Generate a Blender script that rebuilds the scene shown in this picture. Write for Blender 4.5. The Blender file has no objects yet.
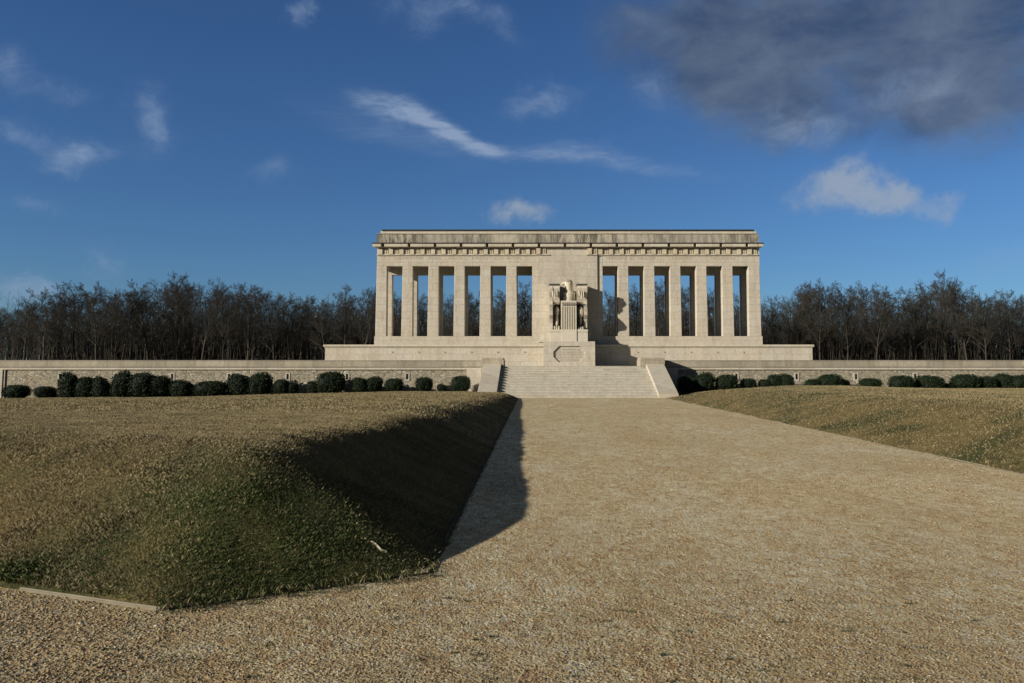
import bpy, math, random
import numpy as np
from mathutils import Vector, Matrix
random.seed(7); RNG = np.random.default_rng(11)
R = math.radians
sc = bpy.context.scene
COL = sc.collection

# ------------------------------------------------------------------ camera model
F = 830.0; CX = 541.0; EYE = 1.6; TH = R(5.0); HOR = 369.5
Y0 = HOR - F*math.tan(TH)
def ray(px, py):
    u = (px-CX)/F; v = (Y0-py)/F
    return u, math.cos(TH)-v*math.sin(TH), math.sin(TH)+v*math.cos(TH)
def at(px, py, Y):
    u, dy, dz = ray(px, py); t = Y/dy
    return Vector((u*t, Y, EYE+dz*t))
def gnd(px, py, z=0.0):
    u, dy, dz = ray(px, py); t = (z-EYE)/dz
    return Vector((u*t, dy*t, z))
cam = bpy.data.cameras.new('camera'); cam.sensor_width = 36; cam.lens = F/1024*36
cam.shift_x = -(CX-512)/1024; cam.shift_y = -(341.5-Y0)/1024
cam.clip_start = .1; cam.clip_end = 6000
co = bpy.data.objects.new('camera', cam); COL.objects.link(co)
co.location = (0, 0, EYE); co.rotation_euler = (R(90)+TH, 0, 0)
sc.camera = co

# ------------------------------------------------------------------ helpers
def tag(o, label=None, cat=None, group=None, kind=None):
    if label: o['label'] = label
    if cat: o['category'] = cat
    if group: o['group'] = group
    if kind: o['kind'] = kind
    return o
def empty(name, loc=(0, 0, 0), parent=None):
    o = bpy.data.objects.new(name, None); COL.objects.link(o); o.location = loc
    o.empty_display_size = .3
    if parent: o.parent = parent
    return o
def link(name, me, mat=None, parent=None, smooth=False):
    o = bpy.data.objects.new(name, me); COL.objects.link(o)
    if mat and not me.materials: me.materials.append(mat)
    if parent:
        o.parent = parent
        o.matrix_parent_inverse = Matrix.Translation(-Vector(parent.location)) if parent.parent is None else Matrix.Identity(4)
    if smooth: me.shade_smooth()
    return o
class MB:
    def __init__(s): s.v = []; s.f = []
    def add(s, vs, fs):
        n = len(s.v); s.v += [tuple(v) for v in vs]; s.f += [tuple(i+n for i in f) for f in fs]; return s
    def box(s, x0, x1, y0, y1, z0, z1):
        return s.add([(x0,y0,z0),(x1,y0,z0),(x1,y1,z0),(x0,y1,z0),(x0,y0,z1),(x1,y0,z1),(x1,y1,z1),(x0,y1,z1)],
                     [(0,3,2,1),(4,5,6,7),(0,1,5,4),(1,2,6,5),(2,3,7,6),(3,0,4,7)])
    def prism_x(s, prof, x0, x1):      # prof = list of (y,z)
        n = len(prof)
        return s.add([(x0,y,z) for y,z in prof]+[(x1,y,z) for y,z in prof],
                     [tuple(range(n)), tuple(range(2*n-1, n-1, -1))]+[(i, i+n, (i+1)%n+n, (i+1)%n) for i in range(n)])
    def prism_y(s, prof, y0, y1):      # prof = list of (x,z)
        n = len(prof)
        return s.add([(x,y0,z) for x,z in prof]+[(x,y1,z) for x,z in prof],
                     [tuple(range(n)), tuple(range(2*n-1, n-1, -1))]+[(i, i+n, (i+1)%n+n, (i+1)%n) for i in range(n)])
    def loft(s, rings, cap=True):
        n = len(rings[0]); b = len(s.v)
        for r in rings: s.v += [tuple(p) for p in r]
        for k in range(len(rings)-1):
            for i in range(n):
                s.f.append((b+k*n+i, b+k*n+(i+1)%n, b+(k+1)*n+(i+1)%n, b+(k+1)*n+i))
        if cap:
            s.f.append(tuple(b+i for i in range(n))[::-1]); s.f.append(tuple(b+(len(rings)-1)*n+i for i in range(n)))
        return s
    def ell(s, c, r, nu=14, nv=9):
        rings = []
        for j in range(nv+1):
            ph = -math.pi/2+math.pi*(j+.02)/(nv+.04)
            rings.append([(c[0]+r[0]*math.cos(ph)*math.cos(2*math.pi*i/nu), c[1]+r[1]*math.cos(ph)*math.sin(2*math.pi*i/nu), c[2]+r[2]*math.sin(ph)) for i in range(nu)])
        return s.loft(rings)
    def mesh(s, name):
        me = bpy.data.meshes.new(name); me.from_pydata(s.v, [], s.f); me.update()
        import bmesh
        bm = bmesh.new(); bm.from_mesh(me); bmesh.ops.recalc_face_normals(bm, faces=bm.faces); bm.to_mesh(me); bm.free()
        return me
    def build(s, name, mat=None, parent=None, smooth=False, bevel=0):
        o = link(name, s.mesh(name), mat, parent, smooth)
        if bevel:
            m = o.modifiers.new('bevel', 'BEVEL'); m.width = bevel; m.segments = 1; m.limit_method = 'ANGLE'
        return o
def np_mesh(name, V, Fc, col=None):
    """V (n,3), Fc (m,k) of one polygon size; col (n,3) per vertex tint"""
    me = bpy.data.meshes.new(name); n = len(V); m, k = Fc.shape
    me.vertices.add(n); me.vertices.foreach_set('co', np.ascontiguousarray(V, dtype=np.float32).ravel())
    me.loops.add(m*k); me.loops.foreach_set('vertex_index', np.ascontiguousarray(Fc, dtype=np.int32).ravel())
    me.polygons.add(m); me.polygons.foreach_set('loop_start', np.arange(0, m*k, k, dtype=np.int32))
    try: me.polygons.foreach_set('loop_total', np.full(m, k, dtype=np.int32))
    except Exception: pass
    me.update(calc_edges=True)
    if col is not None:
        a = me.color_attributes.new('tint', 'FLOAT_COLOR', 'POINT')
        a.data.foreach_set('color', np.concatenate([col, np.ones((n, 1))], 1).astype(np.float32).ravel())
    return me

# ------------------------------------------------------------------ material tools
def lin(r, g, b):
    f = lambda c: (c/255/12.92 if c/255 <= .04045 else ((c/255+.055)/1.055)**2.4)
    return (f(r), f(g), f(b), 1)
class NT:
    def __init__(s, tree): s.t = tree
    def n(s, typ, **kw):
        nd = s.t.nodes.new(typ)
        for k, v in kw.items():
            if k.startswith('i_'):
                key = k[2:]; key = int(key) if key.isdigit() else key.replace('_', ' ')
                sk = nd.inputs[key]
                if hasattr(v, 'node'): s.t.links.new(v, sk)
                else: sk.default_value = v
            else: setattr(nd, k, v)
        return nd
    def m(s, op, a, b=None, c=None, clamp=False):
        nd = s.t.nodes.new('ShaderNodeMath'); nd.operation = op; nd.use_clamp = clamp
        for i, x in enumerate((a, b, c)):
            if x is None: continue
            if hasattr(x, 'node'): s.t.links.new(x, nd.inputs[i])
            else: nd.inputs[i].default_value = x
        return nd.outputs[0]
    def noise(s, vec, scale, det=4, rough=.55, dist=0.0):
        nd = s.n('ShaderNodeTexNoise', i_Vector=vec, i_Scale=scale, i_Detail=det, i_Roughness=rough, i_Distortion=dist)
        return nd.outputs['Fac']
    def ramp(s, fac, stops, interp='LINEAR'):
        nd = s.t.nodes.new('ShaderNodeValToRGB'); cr = nd.color_ramp; cr.interpolation = interp
        while len(cr.elements) < len(stops): cr.elements.new(.5)
        for e, (p, c) in zip(cr.elements, stops):
            e.position = p; e.color = c if len(c) == 4 else (*c, 1)
        s.t.links.new(fac, nd.inputs[0]); return nd.outputs[0]
    def mix(s, fac, a, b, mode='MIX'):
        nd = s.t.nodes.new('ShaderNodeMix'); nd.data_type = 'RGBA'; nd.blend_type = mode; nd.clamp_factor = True
        for sk, x in ((nd.inputs[0], fac), (nd.inputs[6], a), (nd.inputs[7], b)):
            if hasattr(x, 'node'): s.t.links.new(x, sk)
            else: sk.default_value = x if not isinstance(x, tuple) or len(x) == 4 else (*x, 1)
        return nd.outputs[2]
    def scalev(s, vec, sx, sy, sz):
        nd = s.n('ShaderNodeVectorMath', operation='MULTIPLY'); s.t.links.new(vec, nd.inputs[0]); nd.inputs[1].default_value = (sx, sy, sz)
        return nd.outputs[0]
def mat(name, rough=.9):
    m = bpy.data.materials.new(name); m.use_nodes = True; t = NT(m.node_tree)
    b = m.node_tree.nodes['Principled BSDF']; b.inputs['Roughness'].default_value = rough
    b.inputs['Specular IOR Level'].default_value = .25
    g = t.n('ShaderNodeNewGeometry')
    t.b = b; t.pos = g.outputs['Position']; t.geo = g
    return m, t
def setc(t, c, bump=None, dist=.02, strength=1.0):
    t.t.links.new(c, t.b.inputs['Base Color']) if hasattr(c, 'node') else setattr(t.b.inputs['Base Color'], 'default_value', c)
    if bump is not None:
        bn = t.n('ShaderNodeBump', i_Height=bump, i_Distance=dist, i_Strength=strength)
        t.t.links.new(bn.outputs[0], t.b.inputs['Normal'])

def stone(name, c1, c2, stain=.3, bw=1.25, bh=.55, mortar=.014, streak=0.0, seed=0.0, warm=.35, grime=0.0):
    m, t = mat(name, .92)
    sp = t.n('ShaderNodeSeparateXYZ', i_0=t.pos)
    u = t.m('ADD', sp.outputs[0], sp.outputs[1]); cb = t.n('ShaderNodeCombineXYZ', i_0=u, i_1=sp.outputs[2], i_2=seed)
    br = t.n('ShaderNodeTexBrick', i_Vector=cb.outputs[0], i_Scale=1.0, i_Color1=c1, i_Color2=c2,
             i_Mortar=tuple(x*.80 for x in c1[:3])+(1,), i_Mortar_Size=mortar, i_Brick_Width=bw, i_Row_Height=bh, i_Bias=0.0, i_Mortar_Smooth=.2)
    n1 = t.noise(t.pos, .45, 5, .6, .3); n2 = t.noise(t.pos, 6, 5, .65)
    n3 = t.noise(t.scalev(t.pos, 1.6, 1.6, .25), 1.2, 5, .65)
    c = t.mix(t.m('MULTIPLY', t.ramp(n1, [(.42, (0,0,0)), (.72, (1,1,1))]), warm), br.outputs['Color'], lin(208, 190, 156))
    c = t.mix(t.m('MULTIPLY', t.ramp(n3, [(.45, (0,0,0)), (.75, (1,1,1))]), stain), c, lin(120, 112, 96))
    c = t.mix(.25, c, t.ramp(n2, [(.3, (.25,.24,.22)), (.7, (.85,.83,.8))]), 'OVERLAY')
    if streak:
        n4 = t.noise(t.scalev(t.pos, 2.3, 2.3, .35), 1.0, 6, .75)
        big = t.noise(t.scalev(t.pos, .22, .22, .1), 1.0, 2, .5)
        k = t.m('MULTIPLY', t.ramp(n4, [(.42, (0,0,0)), (.56, (1,1,1))]), t.ramp(big, [(.36, (.25,.25,.25)), (.6, (1,1,1))]))
        c = t.mix(t.m('MULTIPLY', k, streak), c, lin(58, 58, 52))
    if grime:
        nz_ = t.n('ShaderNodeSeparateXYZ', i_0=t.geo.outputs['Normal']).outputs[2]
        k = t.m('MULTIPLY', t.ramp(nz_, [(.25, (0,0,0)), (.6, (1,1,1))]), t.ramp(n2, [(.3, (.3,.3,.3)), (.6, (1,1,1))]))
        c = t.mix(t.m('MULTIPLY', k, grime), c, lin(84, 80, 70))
    h = t.m('ADD', t.m('MULTIPLY', n2, .4), t.m('MULTIPLY', br.outputs['Fac'], -.35))
    setc(t, c, h, .012, .8)
    return m
SA = lin(196, 186, 167); SB = lin(205, 196, 178)
M_stone = stone('limestone ashlar', SA, SB)
M_pale = stone('pale limestone coping', lin(196, 186, 165), lin(212, 203, 182), .2, 1.6, 2.0)
M_grey = stone('grey weathered limestone coping', lin(160, 151, 132), lin(184, 174, 152), .55, 1.9, .9, warm=.15)
M_attic = stone('streaked limestone', lin(176, 168, 150), lin(200, 192, 172), .5, 1.5, 1.4, streak=.85)
M_step = stone('stair limestone', lin(192, 185, 168), lin(196, 189, 172), .3, 2.6, 9.0, .008, warm=.12)
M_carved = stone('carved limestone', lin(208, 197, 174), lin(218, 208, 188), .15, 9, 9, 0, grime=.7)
M_lichen = stone('ochre stained limestone', lin(208, 194, 164), lin(216, 204, 178), .25, 3, 3, 0.0, warm=.6)

def plain(name, c, rough=.8, metal=0):
    m, t = mat(name, rough); t.b.inputs['Metallic'].default_value = metal
    n = t.noise(t.pos, 3.0, 5, .6)
    setc(t, t.mix(n, tuple(x*.75 for x in c[:3])+(1,), tuple(min(1, x*1.2) for x in c[:3])+(1,)))
    return m
M_lead = plain('dark lead flashing', lin(52, 50, 50), .6)
M_dark = plain('dark trim stone', lin(74, 70, 62), .95)  # one dark stone tone for the wing caps and shield stars
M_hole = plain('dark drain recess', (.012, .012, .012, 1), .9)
M_letter = plain('shade toned lettering', lin(168, 157, 135))  # darker tone stands in for shade inside cut letters; the letters stand proud

def rubble():
    m, t = mat('rubble masonry', .95)
    sp = t.n('ShaderNodeSeparateXYZ', i_0=t.pos)
    cb = t.n('ShaderNodeCombineXYZ', i_0=t.m('ADD', sp.outputs[0], sp.outputs[1]), i_1=t.m('MULTIPLY', sp.outputs[2], 1.5), i_2=0.0)
    w = t.n('ShaderNodeVectorMath', operation='ADD'); t.t.links.new(cb.outputs[0], w.inputs[0])
    nz = t.n('ShaderNodeTexNoise', i_Vector=cb.outputs[0], i_Scale=3.0, i_Detail=2.0)
    t.t.links.new(t.scalev(nz.outputs['Color'], .12, .12, 0), w.inputs[1])
    v1 = t.n('ShaderNodeTexVoronoi', i_Vector=w.outputs[0], i_Scale=6.0, i_Randomness=.95)
    v2 = t.n('ShaderNodeTexVoronoi', feature='DISTANCE_TO_EDGE', i_Vector=w.outputs[0], i_Scale=6.0, i_Randomness=.95)
    cell = t.n('ShaderNodeSeparateColor', i_0=v1.outputs['Color']).outputs[0]
    c = t.ramp(cell, [(0, lin(136, 128, 108)), (.3, lin(166, 156, 132)), (.6, lin(190, 180, 156)), (.85, lin(176, 156, 122)), (1, lin(210, 202, 180))])
    e = t.ramp(v2.outputs['Distance'], [(.015, (0,0,0)), (.07, (1,1,1))])
    c = t.mix(e, lin(205, 196, 172), c)
    n = t.noise(t.pos, 22, 4, .7)
    c = t.mix(.3, c, t.ramp(n, [(.3, (.3,.3,.3)), (.7, (.75,.75,.75))]), 'OVERLAY')
    h = t.m('ADD', t.m('MULTIPLY', e, .9), t.m('ADD', t.m('MULTIPLY', n, .5), t.m('MULTIPLY', cell, .7)))
    setc(t, c, h, .06, 1.0); return m
M_rubble = rubble()

def gravel():
    m, t = mat('gravel', .95)
    v1 = t.n('ShaderNodeTexVoronoi', i_Vector=t.pos, i_Scale=62.0); v2 = t.n('ShaderNodeTexVoronoi', i_Vector=t.pos, i_Scale=27.0)
    s1 = t.n('ShaderNodeSeparateColor', i_0=v1.outputs['Color']); s2 = t.n('ShaderNodeSeparateColor', i_0=v2.outputs['Color'])
    cells = t.ramp(s1.outputs[0], [(0, lin(118, 92, 54)), (.22, lin(200, 172, 118)), (.55, lin(226, 202, 150)), (.78, lin(236, 217, 174)), (.95, lin(226, 211, 176)), (1, lin(240, 230, 205))])
    big = t.ramp(s2.outputs[1], [(0, lin(156, 132, 94)), (.5, lin(220, 196, 146)), (.85, lin(238, 220, 178)), (1, lin(236, 224, 194))])
    patch = t.noise(t.scalev(t.pos, 1.0, .45, 1), .75, 6, .62, .6)
    pf = t.ramp(patch, [(.42, (0,0,0)), (.62, (1,1,1))])
    c = t.mix(t.m('MULTIPLY', t.m('GREATER_THAN', s2.outputs[0], .62), t.m('ADD', .25, t.m('MULTIPLY', pf, .75))), cells, big)
    dust = t.noise(t.scalev(t.pos, 1.0, .35, 1), .5, 5, .6, .4)
    c = t.mix(t.m('MULTIPLY', t.ramp(dust, [(.42, (0,0,0)), (.6, (1,1,1))]), .6), c, lin(214, 190, 142))
    c = t.mix(t.m('MULTIPLY', pf, .35), c, lin(232, 220, 186))
    v3 = t.n('ShaderNodeTexVoronoi', i_Vector=t.scalev(t.pos, 1, .6, 1), i_Scale=13.0)
    c = t.mix(.34, c, t.n('ShaderNodeSeparateColor', i_0=v3.outputs['Color']).outputs[0], 'OVERLAY')
    n5 = t.noise(t.scalev(t.pos, 1, .5, 1), 2.6, 6, .72, .5)
    c = t.mix(.6, c, t.ramp(n5, [(.32, (.30,.29,.275)), (.68, (.76,.76,.76))]), 'OVERLAY')
    sp_ = t.noise(t.scalev(t.pos, 1, .35, 1), 24, 4, .75); c = t.mix(.55, c, t.ramp(sp_, [(.3, (.24,.235,.22)), (.5, (.5,.5,.5)), (.72, (.85,.85,.85))]), 'OVERLAY')
    wr = t.noise(t.scalev(t.pos, .55, .16, 1), 1.0, 4, .55, .6); c = t.mix(t.m('MULTIPLY', t.ramp(wr, [(.5, (0,0,0)), (.62, (1,1,1))]), .35), c, lin(196, 168, 120))
    yy = t.n('ShaderNodeSeparateXYZ', i_0=t.pos).outputs[1]
    brown_ground = t.m('MULTIPLY', t.m('SUBTRACT', 1.0, t.m('DIVIDE', t.m('SUBTRACT', yy, 3.0), 7.0, None, True), None, True), t.ramp(t.noise(t.pos, .9, 5, .6, .5), [(.3, (.3,.3,.3)), (.62, (1,1,1))]))  # turns the gravel browner towards the camera, broken up by noise
    c = t.mix(t.m('MULTIPLY', brown_ground, .62), c, lin(140, 118, 80))
    h = t.m('ADD', t.m('MULTIPLY', t.m('SUBTRACT', 1.0, v1.outputs['Distance']), .5), t.m('MULTIPLY', s1.outputs[1], .6))
    h = t.m('ADD', h, t.m('MULTIPLY', t.m('MULTIPLY', s2.outputs[2], t.m('SUBTRACT', 1.0, v2.outputs['Distance'])), .9))
    h = t.m('ADD', h, t.m('MULTIPLY', t.noise(t.pos, 6.0, 4, .7), 1.6))
    setc(t, c, h, .012, .9); return m
M_gravel = gravel()

def tinted(name, rough=.8, trans=0.0, gain=1.0):
    m, t = mat(name, rough)
    a = t.n('ShaderNodeAttribute', attribute_name='tint')
    t.t.links.new(a.outputs['Color'], t.b.inputs['Base Color'])
    return m
M_stones = tinted('loose stones', .85)
M_blades = tinted('grass blades', .75)
M_leaf = tinted('shrub leaves', .7)

def lawn():
    m, t = mat('turf', .95)
    n1 = t.noise(t.pos, .5, 5, .6, .5); n2 = t.noise(t.pos, 14, 5, .75); n3 = t.noise(t.scalev(t.pos, 1, .6, 1), 2.2, 5, .65)
    c = t.ramp(n2, [(.28, lin(80, 70, 38)), (.5, lin(124, 108, 64)), (.72, lin(166, 146, 94))])
    g = t.ramp(n2, [(.28, lin(34, 44, 20)), (.5, lin(60, 68, 32)), (.75, lin(96, 98, 50))])
    c = t.mix(t.ramp(n1, [(.45, (0,0,0)), (.65, (1,1,1))]), c, g)
    c = t.mix(.35, c, t.ramp(n3, [(.3, (.25,.25,.25)), (.7, (.8,.8,.8))]), 'OVERLAY')
    h = t.m('ADD', n2, t.m('MULTIPLY', n3, 1.5))
    setc(t, c, h, .06, 1.0); return m
M_lawn = lawn()
M_soil = plain('woodland soil and leaf litter', lin(52, 44, 32), .95)
M_bark = plain('bare grey brown bark', lin(70, 64, 54), .95)
M_twig = plain('bare twigs', lin(70, 66, 57), .95)
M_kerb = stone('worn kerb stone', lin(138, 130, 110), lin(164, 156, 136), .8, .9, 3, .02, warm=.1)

M_kerbd = plain('shade darkened kerb stone', lin(70, 64, 50), .95)  # darker copy of the kerb stone, the bank's shade put into its colour
# ------------------------------------------------------------------ ground
AX = at(568.2, 366, 64).x           # axis of the monument
YF, YB = 64.0, 67.05                # front and back faces of the colonnade
YST = gnd(600, 398).y               # foot of the stairs
YTOP = 52.4; YW = 53.6; ZT = at(568, 366, YTOP).z
A = gnd(430, 573); B = gnd(518, 398); Cc = gnd(165, 610); D = gnd(25, 590)
E = gnd(1024, 475); Fp = gnd(665, 398)
def sdist(x, y, p, q):              # signed distance left of p->q
    dx, dy = q.x-p.x, q.y-p.y; L = math.hypot(dx, dy)
    return ((x-p.x)*(-dy)+(y-p.y)*dx)/L
def smin(a, b, k):
    h = np.clip(.5+.5*(b-a)/k, 0, 1); return b*(1-h)+a*h-k*h*(1-h)
def wob(x, y):                      # uneven ground
    return .6*(.020*np.sin(x*1.7+.6*np.sin(y*1.1))*np.sin(y*1.3+1) + .012*np.sin(x*4.1+y*2.3)*np.sin(y*3.7-x*1.9+.5*np.sin(x*2))
            + .03*np.sin(x*.45+2)*np.sin(y*.38+x*.2))
def left_s(x, y):
    s = smin(sdist(x, y, A, B), sdist(x, y, Cc, A), .5)
    s = smin(s, sdist(x, y, D, Cc), .25)
    return smin(s, np.maximum(YST-.25-y, (-3.75-x)), .3)
def left_h(x, y):
    s = left_s(x, y)
    near = .93+.0*x; far = np.interp(x, [-60, -30, -18.9, -13.4, -7.8, -3.9, 0], [-.1, -.03, .08, .24, .33, .36, .36])
    wl = np.interp(x, [-60, -32.8, -21.5, -15.2, -8.9, 0], [-.25, -.2, -.1, .09, .21, .21])
    P = np.where(y < 46, near+(far-near)*np.clip((y-8)/38, 0, 1)**.9, far+(wl-far)*np.clip((y-46)/6, 0, 1))
    sl = .5*s+.006
    h = smin(sl, P, .2)
    return np.where(s > 0, h+wob(x, y)*np.clip(s, 0, 1), sl)
def right_s(x, y):
    s = -sdist(x, y, E, Fp)
    return smin(s, np.maximum(YST-.25-y, (x-7.85)), .3)
def right_h(x, y):
    s = right_s(x, y)
    far = np.interp(x, [7, 9, 11.3, 13.7, 16, 19.2, 26.8, 60], [.6, .6, .62, .75, .72, .59, .56, .5])
    wl = np.interp(x, [7, 8.6, 11, 14, 60], [.1, .12, .3, .36, .36])
    P = np.where(y < 45, .92+(far-.92)*np.clip((y-8)/37, 0, 1), far+(wl-far)*np.clip((y-45)/6, 0, 1))
    slope = np.interp(y, [5, 25, 46], [.4, .28, .21])
    sl = slope*s+.004
    h = smin(sl, P, .25)
    return np.where(s > 0, h+wob(x+7, y)*np.clip(s, 0, 1), sl)
def hgrid(xs, ys, fn, name, material):
    X, Y = np.meshgrid(xs, ys); Z = fn(X, Y); nx, ny = len(xs), len(ys)
    V = np.stack([X.ravel(), Y.ravel(), np.maximum(Z.ravel(), -.45)], 1)
    i = np.arange(nx-1)[None, :]+nx*np.arange(ny-1)[:, None]; i = i.ravel()
    keep = (Z.ravel()[i] > -.44) | (Z.ravel()[i+1] > -.44) | (Z.ravel()[i+nx] > -.44)
    i = i[keep]
    me = np_mesh(name, V, np.stack([i, i+1, i+nx+1, i+nx], 1)); me.shade_smooth()
    o = link(name, me, material); return tag(o, kind='structure')
def var(a, b, s0, s1, n):
    r = [a]; 
    while r[-1] < b:
        f = (r[-1]-a)/(b-a); r.append(r[-1]+s0+(s1-s0)*f)
    r[-1] = b; return np.array(r)
lx = -var(1.0, 60, .11, 1.6, 0)[::-1]; lx = np.concatenate([lx, np.arange(-.9, .3, .1)])
ly = np.concatenate([np.arange(4.6, 16, .11), var(16, YW+.1, .15, .4, 0)])
hgrid(lx, ly, left_h, 'lawn_left', M_lawn)
rx = np.concatenate([np.arange(6.5, 14, .14), var(14, 60, .25, 1.6, 0)])
ry = np.concatenate([np.arange(-20, 8, 1.0), np.arange(8, 24, .16), var(24, YW+.1, .2, .4, 0)])
hgrid(rx, ry, right_h, 'lawn_right', M_lawn)

# gravel forecourt and path
dirDC = (D-Cc).normalized(); Dfar = Cc+dirDC*45
dirEF = (E-Fp).normalized(); Ef = E+dirEF*40
inn = .22
poly = [(-40, -25), (Ef.x+inn, Ef.y), (Fp.x+inn, Fp.y), (Fp.x+.1, YST+.3), (B.x-.1, YST+.3), (B.x-inn, B.y), (A.x-inn, A.y+.15), (Cc.x, Cc.y+inn+.05), (Dfar.x, Dfar.y+inn), (-60, 12)]
g = MB(); g.add([(x, y, 0) for x, y in poly], [tuple(range(len(poly)))])
o = g.build('gravel_path', M_gravel); tag(o, kind='structure')
# wide base ground and raised land behind the wall
g = MB(); g.add([(-1500, -300, -.5), (1500, -300, -.5), (1500, 2500, -.5), (-1500, 2500, -.5)], [(0, 1, 2, 3)])
tag(g.build('ground', M_lawn), kind='structure')
g = MB(); g.box(-70, 70, YW+.5, 90, -.6, ZT-.006); tag(g.build('terrace', M_step), kind='structure')
g = MB(); g.box(-400, 400, 90.0, 700, -.6, ZT-.02); tag(g.build('woodland_floor', M_soil), kind='structure')

# kerbs
def kerb(name, p, q, w, top, off, segs, label, mtl, gap=.012):
    d = (q-p); L = d.length; d.normalize(); nrm = Vector((-d.y, d.x, 0)); g = MB(); n = max(1, int(L/segs))
    for k in range(n):
        a = p+d*(L*k/n+gap/2); b = p+d*(L*(k+1)/n-gap/2)
        o1 = off+random.uniform(-.011, .011); o2 = off+random.uniform(-.011, .011); zt = top+random.uniform(-.014, .006)
        vs = []
        for z, sh in ((-.1, 0), (zt, .006)):
            vs += [(*(a+nrm*(o1+sh)).xy, z), (*(b+nrm*(o2+sh)).xy, z), (*(b+nrm*(o2+w-sh)).xy, z), (*(a+nrm*(o1+w-sh)).xy, z)]
        g.add(vs, [(0,3,2,1),(4,5,6,7),(0,1,5,4),(1,2,6,5),(2,3,7,6),(3,0,4,7)])
    return tag(g.build(name, mtl, bevel=.006), label, 'kerb', 'thin edgings of the lawns')
kerb('lawn_kerb', D+(Cc-D)*-.02, Cc, .034, .026, -.035, .85, 'pale worn stone kerb at the nearest left corner of the left lawn', M_kerb)
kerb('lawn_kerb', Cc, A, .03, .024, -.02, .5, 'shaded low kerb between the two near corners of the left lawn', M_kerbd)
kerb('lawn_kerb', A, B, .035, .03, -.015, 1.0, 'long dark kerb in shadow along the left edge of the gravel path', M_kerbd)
kerb('lawn_kerb', Ef, Fp, .03, .02, -.015, 1.0, 'long sunlit kerb between gravel path and the right lawn', M_kerb)

# ------------------------------------------------------------------ stairs
XL0, XL1 = -3.60, -2.50; XR0, XR1 = 6.62, 7.74
st = empty('staircase', ((XL1+XR0)/2, YST, 0))
tag(st, 'broad low flight of pale stone steps at the end of the gravel path', 'staircase')
NS = 12; rise = ZT/NS; run = (YTOP-YST)/(NS-1)
for k in range(NS):
    y0 = YST+k*run; y1 = y0+run+.25 if k < NS-1 else YW+.55
    g = MB(); z1 = (k+1)*rise
    prof = [(y0+.012, k*rise), (y0+.012, z1-.05), (y0-.004, z1-.04), (y0-.004, z1), (y1, z1), (y1, k*rise)]
    g.prism_x(prof, XL1-.02, XR0+.02); g.build('step', M_step, st)
for (a, b, bi, bo, s) in ((XL0, XL1, -2.34, -3.78, -1), (XR0, XR1, 7.80, 6.24, 1)):
    x0, x1 = min(bi, bo), max(bi, bo)
    g = MB(); zb = at(568, 357.8, YTOP-.05).z
    zs = ZT+.13
    prof = [(YST-.16, -.15), (YST-.16, .22), (YTOP, zs), (YTOP, -.15)]
    g.prism_x(prof, a, b)
    w = g.build('cheek_wall', M_pale, st, bevel=.012)
    g = MB(); g.box(x0, x1, YTOP-.02, YW+.62, -.15, zb-.14); g.box(x0+.03, x1-.03, YTOP+.02, YW+.58, zb-.14, zb)
    g.build('end_block', M_grey, st, bevel=.012)

# ------------------------------------------------------------------ retaining walls
def zw(y): return at(200, y, YW).z
def xw(x): return at(x, 372, YW).x
def retaining(side, x0, x1, px0, px1, slots, label):
    r = empty('retaining_wall', ((x0+x1)/2, YW, -.4)); tag(r, label, 'stone wall')
    g = MB(); g.box(x0, x1, YW+.12, YW+.55, -.6, zw(369.6)); g.build('rubble_panel', M_rubble, r)
    g = MB(); g.box(x0, x1, YW, YW+.6, zw(367.4), zw(360.9)); g.box(x0-.0, x1+.0, YW-.03, YW+.63, zw(360.9)+.0005, zw(360.2)); g.build('coping', M_grey, r, bevel=.01)
    g = MB(); g.box(x0, x1, YW+.03, YW+.56, zw(369.6)+.001, zw(367.4)-.02); g.build('string_course', M_pale, r)
    g = MB(); g.box(px0, px1, YW+.02, YW+.4, -.6, zw(369.6)-.002); g.build('pilaster', M_stone, r)
    for sx in slots:
        cx = xw(sx); z1, z0 = zw(373.8), zw(379.4)
        g = MB(); w = .075
        g.box(cx-w-.09, cx-w, YW+.09, YW+.3, z0-.1, z1+.06); g.box(cx+w, cx+w+.08, YW+.09, YW+.3, z0-.1, z1+.06)
        g.box(cx-w, cx+w, YW+.095, YW+.3, z1, z1+.06); g.box(cx-w, cx+w, YW+.095, YW+.3, z0-.1, z0)
        f = g.build('drain_slot', M_stone, r)
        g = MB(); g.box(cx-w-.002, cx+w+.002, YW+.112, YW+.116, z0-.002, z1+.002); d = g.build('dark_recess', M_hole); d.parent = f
    return r
rl = retaining(-1, -60, -3.79, -3.79-.0-1.0, -3.79, [59.7, 115.2, 171.7, 228.7, 287.3, 346.8, 407],
     'long low rubble retaining wall with grey coping left of the stairs')
g = MB(); g.box(-60, xw(2.5), YW+.0, YW+.5, -.6, zw(369.6)-.002); g.box(xw(2.5), xw(4.6), YW+.05, YW+.5, -.6, zw(369.6)-.002); g.build('pilaster', M_stone, rl)
retaining(1, 7.81, 60, 7.81, 8.8, [736.7, 797, 856.5, 915.8, 974],
     'long low rubble retaining wall with grey coping right of the stairs')

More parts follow.
